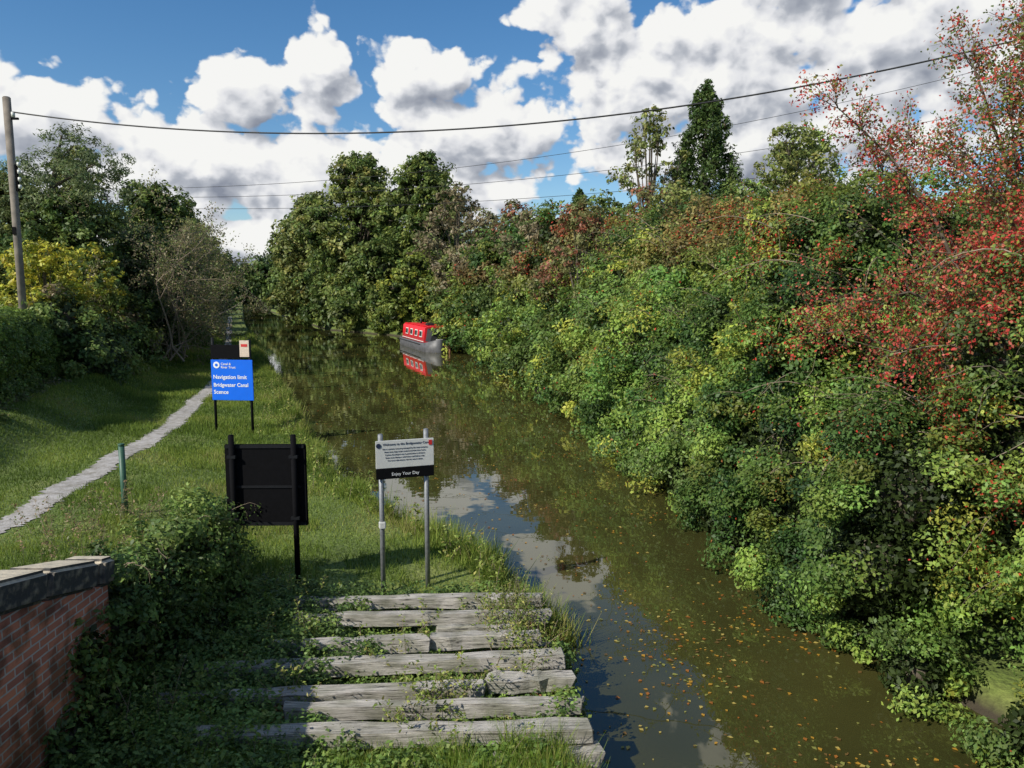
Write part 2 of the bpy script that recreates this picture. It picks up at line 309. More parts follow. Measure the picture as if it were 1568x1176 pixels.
# ------------------------------------------------ trees, right
DK=[(3,(.03,.055,.014)),(3,(.05,.08,.02)),(1,(.08,.11,.026))]
MID=[(3,(.05,.08,.02)),(3,(.085,.12,.028)),(2,(.13,.155,.036))]
OL=[(2,(.08,.10,.03)),(3,(.125,.145,.04)),(2,(.18,.175,.05))]
YE=[(2,(.13,.16,.025)),(3,(.23,.23,.03)),(2,(.32,.28,.03))]
YG=[(2,(.08,.115,.025)),(3,(.13,.16,.03)),(1,(.20,.20,.03))]
BR=[(2,(.12,.10,.055)),(2,(.15,.125,.07)),(2,(.10,.12,.04))]
RD=[(2,(.16,.07,.04)),(3,(.11,.11,.04)),(1,(.22,.08,.045))]
def conifer(name,base,H,R,seed=1,n=90):
    rs=np.random.default_rng(seed);mb=MB();lob=[];b=np.array(base,float)
    tube(mb,[b,b+[0,0,H*.97]],[R*.1,.03],8)
    for i in range(n):
        t=(i/n)**.9;env=(1-t)**.62*R*(1+.25*rs.normal());a=i*2.4;r=max(.3,.24*R*(1-t)+.28)
        rr=max(0,env-r*.5);z=b[2]+H*(.08+.9*t)
        lob.append((b[0]+rr*math.cos(a),b[1]+rr*math.sin(a),z,r*.8,r*.8,r*1.5))
    canopy(mb,lob,DK,lai=2.4,sfac=.0024,core=.5,gap=.12,ragged=.35,asp=.35,droop=1.0,rcs=.7,bright=1.0);return mb.build(name,[BARK,LEAF])
conifer('cypress_tree',(13.0,52.5,1),17.6,3.9)
conifer('spruce_tree',(5.6,64,1),12,2.2,5,50)
tree('ash_tree',(9.2,52,1),15.6,3.8,OL,.22,38,lobe=.18,lai=1.6,gap=.2,seed=4,low=.35,ragged=.5)
tree('oak_tree',(18.0,50,1),14,3.4,OL,.3,24,lobe=.32,lai=2.0,gap=.2,seed=5,low=.3)
tree('oak_tree',(20.6,54,1),14.5,3.2,YG,.3,20,lobe=.32,lai=1.9,gap=.25,seed=6,low=.3)
tree('hawthorn_tree',(.2,60,1),10.4,3.0,RD,.2,18,lobe=.34,seed=7,low=.2,lai=1.8,gap=.25)
tree('hawthorn_tree',(8,40,1),8.8,3,RD,.2,14,lobe=.38,seed=8,low=.3,lai=1.8)
tree('hawthorn_tree',(3.0,34,1),7.4,2.2,RD,.2,14,lobe=.36,seed=51,low=.3,lai=1.8)
tree('hawthorn_tree',(6.2,30,1),7.6,2.2,OL,.2,14,lobe=.36,seed=52,low=.3,lai=1.8)
tree('willow_tree',(1.3,46,1),8.4,2.4,BR,.2,14,lobe=.36,seed=53,low=.3,lai=1.8)
tree('willow_tree',(-2.5,68,1),10.5,3.6,BR,.2,16,lobe=.36,seed=9,low=.2,lai=1.8)
tree('elm_tree',(5,47,1),9.2,3.0,MID,.2,16,lobe=.36,seed=10,low=.3)
tree('elm_tree',(7.6,25,1),7.0,2.2,MID,.2,14,lobe=.36,seed=11,low=.3,lai=2.0)
tree('elm_tree',(9.5,20,1),6.6,2.2,YG,.2,14,lobe=.36,seed=44,low=.3,lai=2.0)
tree('sycamore_tree',(-20.0,101,0.5),21.5,8.8,MID+OL[1:],.5,56,lobe=.24,seed=12,low=.05,core=.5)
tree('sycamore_tree',(-10.5,93,0.5),20.2,7.2,MID+OL[:1],.5,50,lobe=.25,seed=13,low=.05,core=.5)
tree('sycamore_tree',(-29.5,113,0.5),17.8,7.0,OL,.5,40,lobe=.27,seed=14,low=.04,core=.5)
tree('sycamore_tree',(-38,139,0.5),18.0,7.5,MID,.5,30,lobe=.32,seed=15,low=.04,core=.5)
tree('ash_tree',(-6.0,84,0.5),15.5,4.8,BR,.3,28,lobe=.28,seed=16,low=.1,lai=1.7,gap=.2)
tree('alder_tree',(-21.6,97.5,.2),10,5.2,MID,.3,26,lobe=.32,seed=17,low=.02,core=.5)
tree('alder_tree',(-16.0,89,.2),10,5,MID+OL[:1],.3,26,lobe=.32,seed=18,low=.02,core=.5)
tree('hazel_bush',(-9.8,79.5,.2),8,3.6,YG,.15,22,lobe=.34,seed=19,low=.05,core=.5)
tree('hazel_bush',(-5.5,74,.2),8,3.4,OL,.15,22,lobe=.34,seed=20,low=.05,core=.5)
tree('hazel_bush',(-12.6,83,.2),4.5,3.2,YG,.15,14,lobe=.38,seed=21,low=.05,core=.5)
# ------------------------------------------------ trees, left
g=MB();lob=[]
for t in np.linspace(0,1,22):
    x=-14.9-t*5.3;y=21.5+t*14.5
    for z,off in((1.5,0),(2.6,0),(3.35-.4*t,.25),(3.2-.4*t,1.2)): lob.append((x-.9-off*.8+rng.normal()*.06,y+off*.3,z,.9,.9,.75))
canopy(g,lob,[(3,(.07,.11,.02)),(3,(.11,.155,.03))],lai=2.6,sfac=.0018,ragged=.08,core=.85,gap=.02,zmin=.5,rcs=.6);g.build('clipped_hedge',[BARK,LEAF])
tree('golden_elder_bush',(-19.6,32.0,1.2),5.4,2.2,YE,.12,20,lobe=.31,seed=22,low=.25,lai=2)
tree('golden_elder_bush',(-20.6,37.5,1.2),5.6,2.2,YE+MID,.12,20,lobe=.31,seed=23,low=.3)
tree('holly_tree',(-22.6,39.5,1.2),8.4,3.2,DK+MID,.2,26,lobe=.32,seed=24,low=.05,core=.5)
tree('holly_tree',(-27,41,1.2),9.6,3.6,OL,.2,26,lobe=.32,seed=25,low=.05,core=.5)
tree('alder_tree',(-21.2,44,1.2),7,3,DK,.2,24,lobe=.34,seed=26,low=.02,core=.5)
tree('ash_tree',(-29,52,1),13,3.6,OL,.3,28,lobe=.28,seed=27,low=.25,lai=2)
tree('alder_tree',(-26.6,57,1),11.4,4,MID,.3,28,lobe=.32,seed=28,low=.03,core=.5)
tree('alder_tree',(-30.8,69,1),11.8,4.6,MID,.3,28,lobe=.32,seed=29,low=.03,core=.5)
tree('alder_tree',(-36.6,83,1),12.2,4.8,DK+MID,.3,24,lobe=.34,seed=30,low=.03,core=.5)
tree('alder_tree',(-42.3,99,1),12.6,5,DK+MID,.3,22,lobe=.34,seed=31,low=.03,core=.5)
tree('alder_tree',(-49.4,117,1),12.6,5.4,DK+MID,.3,20,lobe=.36,seed=32,low=.03,core=.5)
tree('alder_tree',(-57.2,139,1),12.6,5.6,DK,.3,18,lobe=.38,seed=33,low=.03,core=.5)
tree('alder_tree',(-72,180,.6),13,8,DK,.3,18,lobe=.38,seed=34,low=.0,core=.5)
tree('alder_tree',(-84,212,.6),14,8,MID,.3,18,lobe=.38,seed=36,low=.0,core=.5)
tree('alder_tree',(-56,200,.6),14,8,MID,.3,18,lobe=.38,seed=35,low=.0,core=.5)
tree('alder_tree',(-71,222,.6),13,9,DK,.3,18,lobe=.38,seed=37,low=.0,core=.5)
g=MB();b=np.array([-24.4,41,1.2])
tube(g,[b,b+[.3,0,5],b+[.1,0,9],b+[.8,0,11.6]],[.25,.2,.14,.05],8);lob=[]
for (dx,z,rx) in((1.4,12.3,1.1),(2.6,11.4,1.2),(-.2,11.2,1.3),(1.2,10.3,1.5),(3.0,9.6,1.1),(-1.6,9.8,1.4),(.4,9.0,1.7),(-2.6,8.4,1.4),(2.0,8.2,1.4)):
    lob.append((b[0]+dx,b[1]+rng.normal()*.6,z,rx,rx,.7));tube(g,[b+[.2,0,z-2.4],(b[0]+dx,b[1],z)],[.09,.03],5)
canopy(g,lob,[(2,(.07,.095,.04)),(2,(.10,.125,.05))],lai=2.8,sfac=.0022,core=0,gap=.12,ragged=.45,rcs=1.1,asp=.3);g.build('pine_tree',[BARK,LEAF])
def bare(name,base,H,n,seed,pal,lf=4,sp=.55):
    rs=np.random.default_rng(seed);mb=MB();o=[]
    for i in range(n):
        branch(mb,np.array(base)+rs.normal(size=3)*[.6,.6,0],(rs.normal()*sp+.15,rs.normal()*sp,1),H*rs.uniform(.5,.8),.06,3,o,0,-.015,.4,4,5,rs)
    Q=np.array([q for q,d in o if d<2]);Pp=np.repeat(Q,lf,0)+rs.normal(size=(len(Q)*lf,3))*.14
    leaves(mb,Pp,rdir(len(Pp)),rng.uniform(.04,.09,len(Pp)),palcol(pal,Pp,.6,.6)*GAIN,1);return mb.build(name,[TWIG,LEAF])
bare('elder_tree',(-18.6,41.5,1),8.8,9,3,BR+OL[:1],4)
bare('elder_tree',(-21.6,47,1),9.6,9,4,OL+BR,5)
g=MB();lob=[]
for t in np.linspace(0,1,46):
    y=31+t*110;x=Pf(y)-3.2-.03*y+rng.normal()*.4;r=.9+.012*y;lob.append((x-.6,y,1.2+rng.uniform(0,.8),r,r*1.3,r*rng.uniform(.8,1.3)));lob.append((x-2,y,2.4+rng.uniform(0,1),r*1.2,r*1.3,r*1.2))
canopy(g,lob,MID+BR[:1],lai=2.2,core=.8,sfac=.0026,hole=.2);g.build('undergrowth',[BARK,LEAF])
g=MB();lob=[(-14.2-t*4.6+rng.normal()*.1,19+t*14,1.0,.5,.7,rng.uniform(.3,.5)) for t in np.linspace(0,1,26)]
canopy(g,lob,[(2,(.09,.085,.04)),(2,(.07,.10,.025)),(1,(.12,.09,.05))],lai=2,core=.7,sfac=.0018,gap=.2);g.build('bank_weeds',[BARK,LEAF])
g=MB();lob=[]
for a in np.linspace(-75,85,60):
    if -26<a<-15: R0=330
    else: R0=190
    A=math.radians(a);r=rng.uniform(9,14);lob.append((R0*math.sin(A),R0*math.cos(A),r*.35,r*1.3,r,r*rng.uniform(.6,.95)))
canopy(g,lob,DK+MID,lai=1.6,sfac=.0026,core=.85);g.build('distant_trees',[BARK,LEAF])
# ------------------------------------------------ helpers for built objects
def box(name,cx,cy,cz,sx,sy,sz,mat,parent=None,bev=.01,jit=0,rot=None,seg=2):
    me=bpy.data.meshes.new(name)
    bm=bmesh.new();bmesh.ops.create_cube(bm,size=1)
    for v in bm.verts:
        v.co.x*=sx;v.co.y*=sy;v.co.z*=sz
    if jit:
        bmesh.ops.subdivide_edges(bm,edges=[e for e in bm.edges if abs((e.verts[0].co-e.verts[1].co).x)>sx*.5],cuts=9)
        for v in bm.verts: v.co+=Vector((random.gauss(0,jit*3),random.gauss(0,jit*1.5),random.gauss(0,jit*.8)))
    if bev: bmesh.ops.bevel(bm,geom=[e for e in bm.edges if e.calc_face_angle(0)>.8],offset=bev,segments=seg,affect='EDGES')
    bm.to_mesh(me);bm.free();me.materials.append(mat);o=link(bpy.data.objects.new(name,me),parent);o.location=(cx,cy,cz)
    if rot:o.rotation_euler=rot
    return o
def cyl(name,x,y,z0,z1,r,mat,parent=None,seg=20):
    bm=bmesh.new();bmesh.ops.create_cone(bm,cap_ends=True,segments=seg,radius1=r,radius2=r,depth=z1-z0)
    for f in bm.faces: f.smooth=len(f.verts)==4
    bmesh.ops.bevel(bm,geom=[e for e in bm.edges if e.calc_face_angle(0)>1],offset=r*.2,segments=2,affect='EDGES')
    me=bpy.data.meshes.new(name);bm.to_mesh(me);bm.free();me.materials.append(mat);o=link(bpy.data.objects.new(name,me),parent);o.location=(x,y,(z0+z1)/2);return o
def empty(name,loc,yaw=0):
    o=link(bpy.data.objects.new(name,None));o.location=loc;o.rotation_euler=(0,0,math.radians(yaw));return o
def text(name,body,x,y,z,size,mat,parent,align='LEFT',bold=0):
    c=bpy.data.curves.new(name,'FONT');c.body=body;c.size=size;c.align_x=align;c.offset=bold;c.extrude=.001;c.materials.append(mat)
    o=link(bpy.data.objects.new(name,c),parent);o.location=(x,y,z);o.rotation_euler=(math.pi/2,0,0);return o
def disc(name,r,x,y,z,mat,parent):
    bm=bmesh.new();bmesh.ops.create_cone(bm,cap_ends=True,segments=32,radius1=r,radius2=r,depth=.006);me=bpy.data.meshes.new(name);bm.to_mesh(me);bm.free();me.materials.append(mat);o=link(bpy.data.objects.new(name,me),parent);o.location=(x,y,z);o.rotation_euler=(math.pi/2,0,0)
# ------------------------------------------------ timber stop planks
wood,nt,b=newmat('weathered_timber');N=nt.nodes;l=nt.links
tc=N.new('ShaderNodeTexCoord');oi=N.new('ShaderNodeObjectInfo');av=N.new('ShaderNodeVectorMath');av.operation='ADD';sc_=N.new('ShaderNodeVectorMath');sc_.operation='SCALE'
cx_=N.new('ShaderNodeCombineXYZ');l.new(oi.outputs['Random'],cx_.inputs[0]);l.new(oi.outputs['Random'],cx_.inputs[1]);l.new(cx_.outputs[0],sc_.inputs[0]);sc_.inputs['Scale'].default_value=37
l.new(tc.outputs['Object'],av.inputs[0]);l.new(sc_.outputs[0],av.inputs[1])
mp=N.new('ShaderNodeMapping');mp.inputs['Scale'].default_value=(1.2,22,22);l.new(av.outputs[0],mp.inputs[0])
n=N.new('ShaderNodeTexNoise');n.inputs['Scale'].default_value=2.2;n.inputs['Detail'].default_value=9;n.inputs['Roughness'].default_value=.7;l.new(mp.outputs[0],n.inputs['Vector'])
nb=N.new('ShaderNodeTexNoise');nb.inputs['Scale'].default_value=3;nb.inputs['Detail'].default_value=4;l.new(av.outputs[0],nb.inputs['Vector'])
r=N.new('ShaderNodeValToRGB');e=r.color_ramp.elements;e[0].position=.35;e[0].color=(.07,.064,.056,1);e[1].position=.66;e[1].color=(.64,.60,.54,1);x=e.new(.44);x.color=(.40,.37,.33,1)
l.new(n.outputs['Fac'],r.inputs[0]);mx=N.new('ShaderNodeMixRGB');mx.blend_type='MULTIPLY';mx.inputs[0].default_value=.65
r2=N.new('ShaderNodeValToRGB');r2.color_ramp.elements[0].position=.38;r2.color_ramp.elements[0].color=(.42,.45,.34,1);r2.color_ramp.elements[1].position=.58
l.new(nb.outputs['Fac'],r2.inputs[0]);l.new(r.outputs[0],mx.inputs[1]);l.new(r2.outputs[0],mx.inputs[2]);l.new(mx.outputs[0],b.inputs['Base Color']);b.inputs['Roughness'].default_value=.9
bp=N.new('ShaderNodeBump');bp.inputs['Distance'].default_value=.02;bp.inputs['Strength'].default_value=1;l.new(n.outputs['Fac'],bp.inputs['Height']);l.new(bp.outputs[0],b.inputs['Normal'])
tp=empty('timber_planks',(0,0,0))
rows=[(-3.1,9.9,.44,10.14,.17),(-2.83,9.42,.5,9.58,.15),(-2.9,8.62,-1.0,8.76,.19),(-.95,9.08,.05,9.12,.10),(-1.0,8.8,.35,8.9,.17),(-3.55,8.04,.58,8.38,.2),(-3.7,7.46,-.3,7.74,.18),(-.28,7.78,.66,7.86,.18),(-2.3,7.22,.74,7.42,.14),(-3.2,6.72,.78,6.98,.2)]
for i,(x0,y0,x1,y1,w) in enumerate(rows):
    L=math.hypot(x1-x0,y1-y0);box(f'plank_{i+1}',(x0+x1)/2,(y0+y1)/2,.44+random.uniform(-.025,.02),L,w,.16,wood,tp,.012,.008,(random.uniform(-.08,.08),random.uniform(-.012,.012),math.atan2(y1-y0,x1-x0)+random.uniform(-.015,.015)))
for i,(x0,y0,x1,y1,w) in enumerate([(-.2,6.78,.84,6.82,.2),(-.1,7.5,.75,7.53,.16),(-.3,8.14,.7,8.16,.16),(0,8.95,.5,9.0,.16),(-.4,9.8,.5,9.85,.2)]):
    box(f'lower_plank_{i+1}',(x0+x1)/2,(y0+y1)/2,.24,x1-x0,w,.17,wood,tp,.012,.006,(0,0,.08))
# ------------------------------------------------ brick wall
bk,nt,b=newmat('old_brick');N=nt.nodes;l=nt.links
tc=N.new('ShaderNodeTexCoord');sp=N.new('ShaderNodeSeparateXYZ');cb=N.new('ShaderNodeCombineXYZ');ad=N.new('ShaderNodeMath');ad.operation='ADD'
l.new(tc.outputs['Object'],sp.inputs[0]);l.new(sp.outputs[0],ad.inputs[0]);l.new(sp.outputs[1],ad.inputs[1]);l.new(ad.outputs[0],cb.inputs[0]);l.new(sp.outputs[2],cb.inputs[1])
br=N.new('ShaderNodeTexBrick');br.inputs['Scale'].default_value=1;br.inputs['Brick Width'].default_value=.225;br.inputs['Row Height'].default_value=.075;br.inputs['Mortar Size'].default_value=.008
br.inputs['Color1'].default_value=(.62,.22,.11,1);br.inputs['Color2'].default_value=(.34,.12,.075,1);br.inputs['Mortar'].default_value=(.46,.41,.34,1)
wn=N.new('ShaderNodeTexNoise');wn.inputs['Scale'].default_value=6;l.new(cb.outputs[0],wn.inputs['Vector']);wv=N.new('ShaderNodeVectorMath');wv.operation='MULTIPLY_ADD';l.new(wn.outputs['Color'],wv.inputs[0]);wv.inputs[1].default_value=(.014,.014,0);l.new(cb.outputs[0],wv.inputs[2]);l.new(wv.outputs[0],br.inputs['Vector'])
n=N.new('ShaderNodeTexNoise');n.inputs['Scale'].default_value=4;n.inputs['Detail'].default_value=9;l.new(tc.outputs['Object'],n.inputs['Vector'])
r=N.new('ShaderNodeValToRGB');r.color_ramp.elements[0].position=.40;r.color_ramp.elements[0].color=(.3,.33,.27,1);r.color_ramp.elements[1].position=.54;mx=N.new('ShaderNodeMixRGB');mx.blend_type='MULTIPLY';mx.inputs[0].default_value=.85
l.new(n.outputs['Fac'],r.inputs[0]);l.new(br.outputs['Color'],mx.inputs[1]);l.new(r.outputs[0],mx.inputs[2]);l.new(mx.outputs[0],b.inputs['Base Color']);b.inputs['Roughness'].default_value=.9
bp=N.new('ShaderNodeBump');bp.invert=True;bp.inputs['Distance'].default_value=.01;l.new(br.outputs['Fac'],bp.inputs['Height']);l.new(bp.outputs[0],b.inputs['Normal'])
cop,nt,b=newmat('coping_stone');N=nt.nodes;l=nt.links
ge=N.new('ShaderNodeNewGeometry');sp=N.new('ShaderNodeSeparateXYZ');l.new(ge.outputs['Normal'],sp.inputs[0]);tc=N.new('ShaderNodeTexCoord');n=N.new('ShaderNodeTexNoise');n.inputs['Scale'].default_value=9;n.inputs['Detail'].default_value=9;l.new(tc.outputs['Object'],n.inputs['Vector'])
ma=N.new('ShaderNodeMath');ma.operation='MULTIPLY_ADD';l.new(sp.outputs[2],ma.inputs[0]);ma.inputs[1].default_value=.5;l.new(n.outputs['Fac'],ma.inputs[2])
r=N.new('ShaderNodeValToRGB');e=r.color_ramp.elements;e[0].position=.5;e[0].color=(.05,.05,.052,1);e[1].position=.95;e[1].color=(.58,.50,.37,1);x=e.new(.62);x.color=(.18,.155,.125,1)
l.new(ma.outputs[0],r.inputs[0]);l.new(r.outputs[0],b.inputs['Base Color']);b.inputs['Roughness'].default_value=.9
bp=N.new('ShaderNodeBump');bp.inputs['Distance'].default_value=.02;l.new(n.outputs['Fac'],bp.inputs['Height']);l.new(bp.outputs[0],b.inputs['Normal'])
bw=empty('brick_wall',(0,0,0));T=lambda y:np.interp(y,[0,5.7,7.35],[3.3,2.44,2.04])
g=MB();ys=np.linspace(.05,7.3,12);V=[]
for y in ys: V+=[(-4.06,y,-.2),(-4.06,y,T(y)-.28),(-4.42,y,T(y)-.28),(-4.42,y,-.2)]
Q=[(i*4+j,(i+1)*4+j,(i+1)*4+(j+1)%4,i*4+(j+1)%4) for i in range(11) for j in range(4)]+[(44,45,46,47),(3,2,1,0)]
g.add(V,Q,0,(1,1,1));o=g.build('wall_body',[bk]);o.parent=bw
y=.1;i=0
while y<7.3:
    Lb=min(random.uniform(.62,.8),7.42-y)
    if Lb<.25:break
    sl=math.atan2(T(y+Lb)-T(y),Lb);i+=1
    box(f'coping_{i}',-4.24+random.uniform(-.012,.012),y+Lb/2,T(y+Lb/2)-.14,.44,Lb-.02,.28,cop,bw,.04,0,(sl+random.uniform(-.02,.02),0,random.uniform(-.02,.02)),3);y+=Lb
bb=empty('brick_bridge',(0,0,0));g=MB();xs=np.linspace(-.2,7,17);top=3.0
arch=[.4+2.1*math.sqrt(max(0,1-((x-3.4)/3.6)**2)) for x in xs]
V=[];Q=[]
for x,a_ in zip(xs,arch):V+=[(x,-.05,a_),(x,-.05,top),(x,-5.2,a_),(x,-5.2,top)]
for k in range(16):
    q=k*4;w=q+4;Q+=[(q,w,w+1,q+1),(q+2,q+3,w+3,w+2),(q,q+2,w+2,w),(q+1,w+1,w+3,q+3)]
g.add(V,Q,0,(1,1,1));o=g.build('arch_span',[bk]);o.parent=bb
box('abutment_left',-7.1,-2.62,1.2,13.8,5.15,3.6,bk,bb,0);box('abutment_right',14,-2.62,1.2,14,5.15,3.6,bk,bb,0)
box('parapet_front',3.5,-.25,3.6,35,.34,1.15,bk,bb,0);box('parapet_rear',3.5,-5.0,3.6,35,.34,1.15,bk,bb,0)
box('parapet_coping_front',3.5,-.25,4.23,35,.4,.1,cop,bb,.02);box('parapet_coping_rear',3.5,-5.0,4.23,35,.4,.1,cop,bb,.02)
# ------------------------------------------------ ivy and weeds around wall and planks
IV=[(3,(.05,.085,.022)),(3,(.08,.125,.03)),(1,(.13,.17,.04))]
g=MB();lob=[(-4.2,7.6,1.2,.34,.4,.7),(-4.25,8.0,1.05,.45,.5,.8),(-4.25,8.6,1.15,.45,.5,.8),(-4.2,9.2,1.2,.42,.5,.82),(-4.2,9.8,1.15,.45,.5,.7),(-4.3,10.4,1.0,.45,.5,.6),(-3.95,8.2,.5,.4,.5,.4),(-3.85,9.0,.5,.42,.5,.35),(-3.85,9.8,.5,.4,.45,.35),(-4.4,10.9,.8,.4,.4,.4),(-4.0,7.1,.5,.14,.5,.5),(-4.05,6.9,1.2,.1,.3,.4),(-4.02,6.5,.5,.1,.4,.4)]
canopy(g,lob,IV,lai=2.1,core=.7,smin=.034,ragged=.22,zmin=.2,hole=.2,hf=2.5)
for i in range(60):
    y=rng.uniform(7.5,10.8);o=[];branch(g,(-4.0,y,rng.uniform(.7,1.9)),(rng.normal()*.6+.3,rng.normal()*.6,.4),rng.uniform(.2,.5),.005,1,o,2,-.2,.5,2,3)
    Q=np.array([q for q,d in o]);leaves(g,Q+rng.normal(size=Q.shape)*.03,rdir(len(Q)),.028,palcol(IV,Q,1)*GAIN,1)
g.build('ivy_hedge',[BARK,LEAF,TWIG])
def cover(n,reg,pal,h=(.05,.3),s=.028,nl=16,thr=.5,f=1.3,bias=None,rc=.13):
    P=np.stack([rng.uniform(reg[0],reg[1],n),rng.uniform(reg[2],reg[3],n),np.zeros(n)],-1)
    v=n3(P,f)+(bias(P) if bias else 0);P=P[v>thr];v=v[v>thr];z=hgt(P[:,0],P[:,1]);P=P[z>.1];v=v[z>.1];z=z[z>.1]
    P[:,2]=z+rng.uniform(h[0],h[1],len(P))*np.clip((v-thr)*4,.35,1);c=palcol(pal,P,1.2,.5)*rng.uniform(.7,1.3,(len(P),1))*GAIN
    idx=np.repeat(np.arange(len(P)),nl);m=len(idx);o=rdir(m)*rng.random((m,1))**.5*[rc,rc,rc*.7]
    mb=MB();leaves(mb,P[idx]+o,unit(o/rc*.4+rng.normal(size=(m,3))*.35+[0,0,.8]),rng.uniform(.6,1.3,m)*s,c[idx]*rng.uniform(.75,1.25,(m,1)),1,.65)
    return mb
B=lambda P:1.0*ss(-2.3,-3.3,P[:,0])+.9*ss(6.85,6.4,P[:,1])+.28*ss(-1.0,-2.6,P[:,0])+.25*ss(9.6,10.3,P[:,1])*ss(-1,-3,P[:,0])
mb=cover(5600,(-4.1,.75,5.4,10.5),IV+[(2,(.10,.16,.035))],(.0,.31),.027,17,.56,1.6,B,.12)
mb2=cover(5000,(-3.9,.7,6.9,10.3),IV+[(2,(.12,.18,.035)),(1,(.2,.10,.05))],(.0,.15),.022,12,.28,1.2,None,.08)
mb.V+=mb2.V;mb.Q+=[q+mb.n for q in mb2.Q];mb.M+=mb2.M;mb.C+=mb2.C;mb.build('ground_ivy',[BARK,LEAF])
def weeds(name,pts,pal,H=(.4,.9),s=.028):
    mb=MB()
    for (x,y,sp,n) in pts:
        for i in range(n):
            px=x+rng.normal()*sp;py=y+rng.normal()*sp*.6;z0=float(hgt(px,py))
            if z0<.02: continue
            h=rng.uniform(*H);k=8;t=np.linspace(0,1,k)[:,None];ln=rng.normal(size=2)*.3*h
            pt=np.array([px,py,z0])+t*np.array([ln[0]*.6,ln[1]*.6,h])+t*t*np.array([ln[0]*.5,ln[1]*.5,-.1*h]);tube(mb,pt,np.linspace(.005,.002,k),4,2)
            m=int(46*h/.6);q=rng.random(m)**.8;B_=np.array([px,py,z0])+q[:,None]*np.array([ln[0]*1.0,ln[1]*1.0,h*.95])+rng.normal(size=(m,3))*[.05,.05,.02]*(1.2-q[:,None]*.6)
            leaves(mb,B_,unit(rng.normal(size=(m,3))*.5+[0,0,.7]),s*rng.uniform(.5,1.2,m),palcol(pal,B_,2,.6)*rng.uniform(.8,1.6,(m,1)),1,.45)
    return mb.build(name,[BARK,LEAF,TWIG])
WP=[(2,(.14,.20,.035)),(2,(.22,.27,.06)),(1,(.32,.30,.09)),(1,(.10,.15,.03))]
weeds('wild_weeds',[(.0,9.7,.26,50),(-.1,9.2,.22,30),(.3,10.1,.15,20),(.25,8.9,.2,18),(-.8,7.6,.2,36),(-.9,7.2,.22,20),(-2.3,7.5,.12,10),(-.1,8.0,.15,14),(.2,8.5,.15,14),(-2.8,8.9,.2,12),(-.1,6.6,.2,12),(-1.6,8.3,.15,8),(-2.9,10.3,.3,14),(-1.2,9.0,.25,10)],WP,(.2,.62))
weeds('tall_weeds',[(.2,9.6,.2,9),(.0,9.0,.2,6),(.3,9.9,.1,4),(-3.6,7.0,.3,5)],[(2,(.2,.2,.08)),(2,(.12,.16,.04))],(.55,.95),.018)
weeds('nettle_patch',[(-3.4,7.2,.3,26),(-3.5,8.6,.3,22),(-3.0,6.3,.35,26),(-2.0,6.2,.35,22),(-1.0,6.2,.3,18),(0,6.3,.25,16),(-3.4,9.9,.25,14)],[(3,(.11,.18,.03)),(2,(.16,.23,.04))],(.15,.42),.034)
weeds('dry_docks',[(-6.2,11.5,.5,20),(-7.0,13.6,.3,14),(-5.3,11.3,.4,14),(-7.6,12.8,.4,14)],[(2,(.26,.18,.10)),(2,(.16,.18,.06))],(.3,.8),.03)
n=30000;xx=rng.uniform(-3.2,1.0,n);yy=rng.uniform(5.2,6.8,n);z=hgt(xx,yy);k=z>.1;P=np.stack([xx,yy,z],-1)[k];k2=n3(P,1.5)>.35;P=P[k2]
g=MB();blades(g,P,rng.uniform(.08,.32,len(P))+.12*(P[:,0]>-.6),np.full(len(P),.005),palcol([(3,(.14,.24,.03)),(2,(.24,.32,.05)),(1,(.34,.33,.1))],P,1.5,.6));
n=30000;yy=9.5*(75/9.5)**rng.random(n);xx=Lf(yy)-rng.normal(size=n)*.16+.08;z=np.maximum(hgt(xx,yy),.0);P=np.stack([xx,yy,z],-1);P=P[n3(P,.7)>.36]
blades(g,P,rng.uniform(.1,.4,len(P))*(.5+1.2*n3(P,1.3)),.004+.0003*P[:,1],palcol([(2,(.18,.27,.04)),(2,(.29,.34,.07)),(1,(.36,.32,.12))],P,1,.6));g.build('long_grass',[GRASSM])
weeds('waterside_weeds',[(float(Lf(y))-.2,y,.13+.01*y,6) for y in np.concatenate([np.arange(11,20,1.1),np.arange(20,34,.9)])],WP,(.2,.7),.045)
# ------------------------------------------------ signs
blk=simple('black_paint',(.004,.004,.005),.85,.2,20,spec=.12);dkp=simple('dark_post',(.01,.011,.013),.7,.2,20,spec=.2);gal=simple('galvanised_steel',(.26,.27,.28),.5,.2,25,0,.4)
blue=simple('blue_panel',(.0,.14,.80),.4,.05,3);white=simple('white_panel',(.66,.66,.62),.45,.05,5);wtx=simple('white_lettering',(.85,.85,.85),.5,.02);btx=simple('navy_lettering',(.02,.03,.07),.5,.1);red=simple('red_print',(.6,.03,.03),.5,.05);pink=simple('notice_paper',(.65,.52,.42),.5,.15,30)
s1=empty('navigation_limit_sign',(-8.5,22.9,.45),-6)
cyl('post_left',-.62,.05,-.3,2.85,.042,dkp,s1);cyl('post_right',.55,.05,-.3,2.8,.042,dkp,s1)
box('panel',0,-.02,1.56,1.32,.03,1.24,blue,s1,.008);box('back_board',-.18,.02,2.42,.98,.04,.42,blk,s1,.006);box('notice',.42,-.02,2.52,.3,.02,.5,pink,s1,.004);box('notice_header',.42,-.034,2.62,.2,.006,.08,red,s1,0)
text('text_line_1','Navigation limit',-.6,-.04,1.60,.168,wtx,s1,bold=.0025);text('text_line_2','Bridgwater Canal',-.6,-.04,1.36,.158,wtx,s1,bold=.0025);text('text_line_3','Scence',-.6,-.04,1.14,.168,wtx,s1,bold=.0025)
text('logo_text','Canal &\nRiver Trust',-.34,-.04,2.02,.1,wtx,s1,bold=.001)
disc('logo_disc',.1,-.48,-.04,2.02,wtx,s1);disc('logo_hole',.045,-.48,-.046,2.02,blue,s1)
s2=empty('information_board',(-3.54,10.65,.4),1)
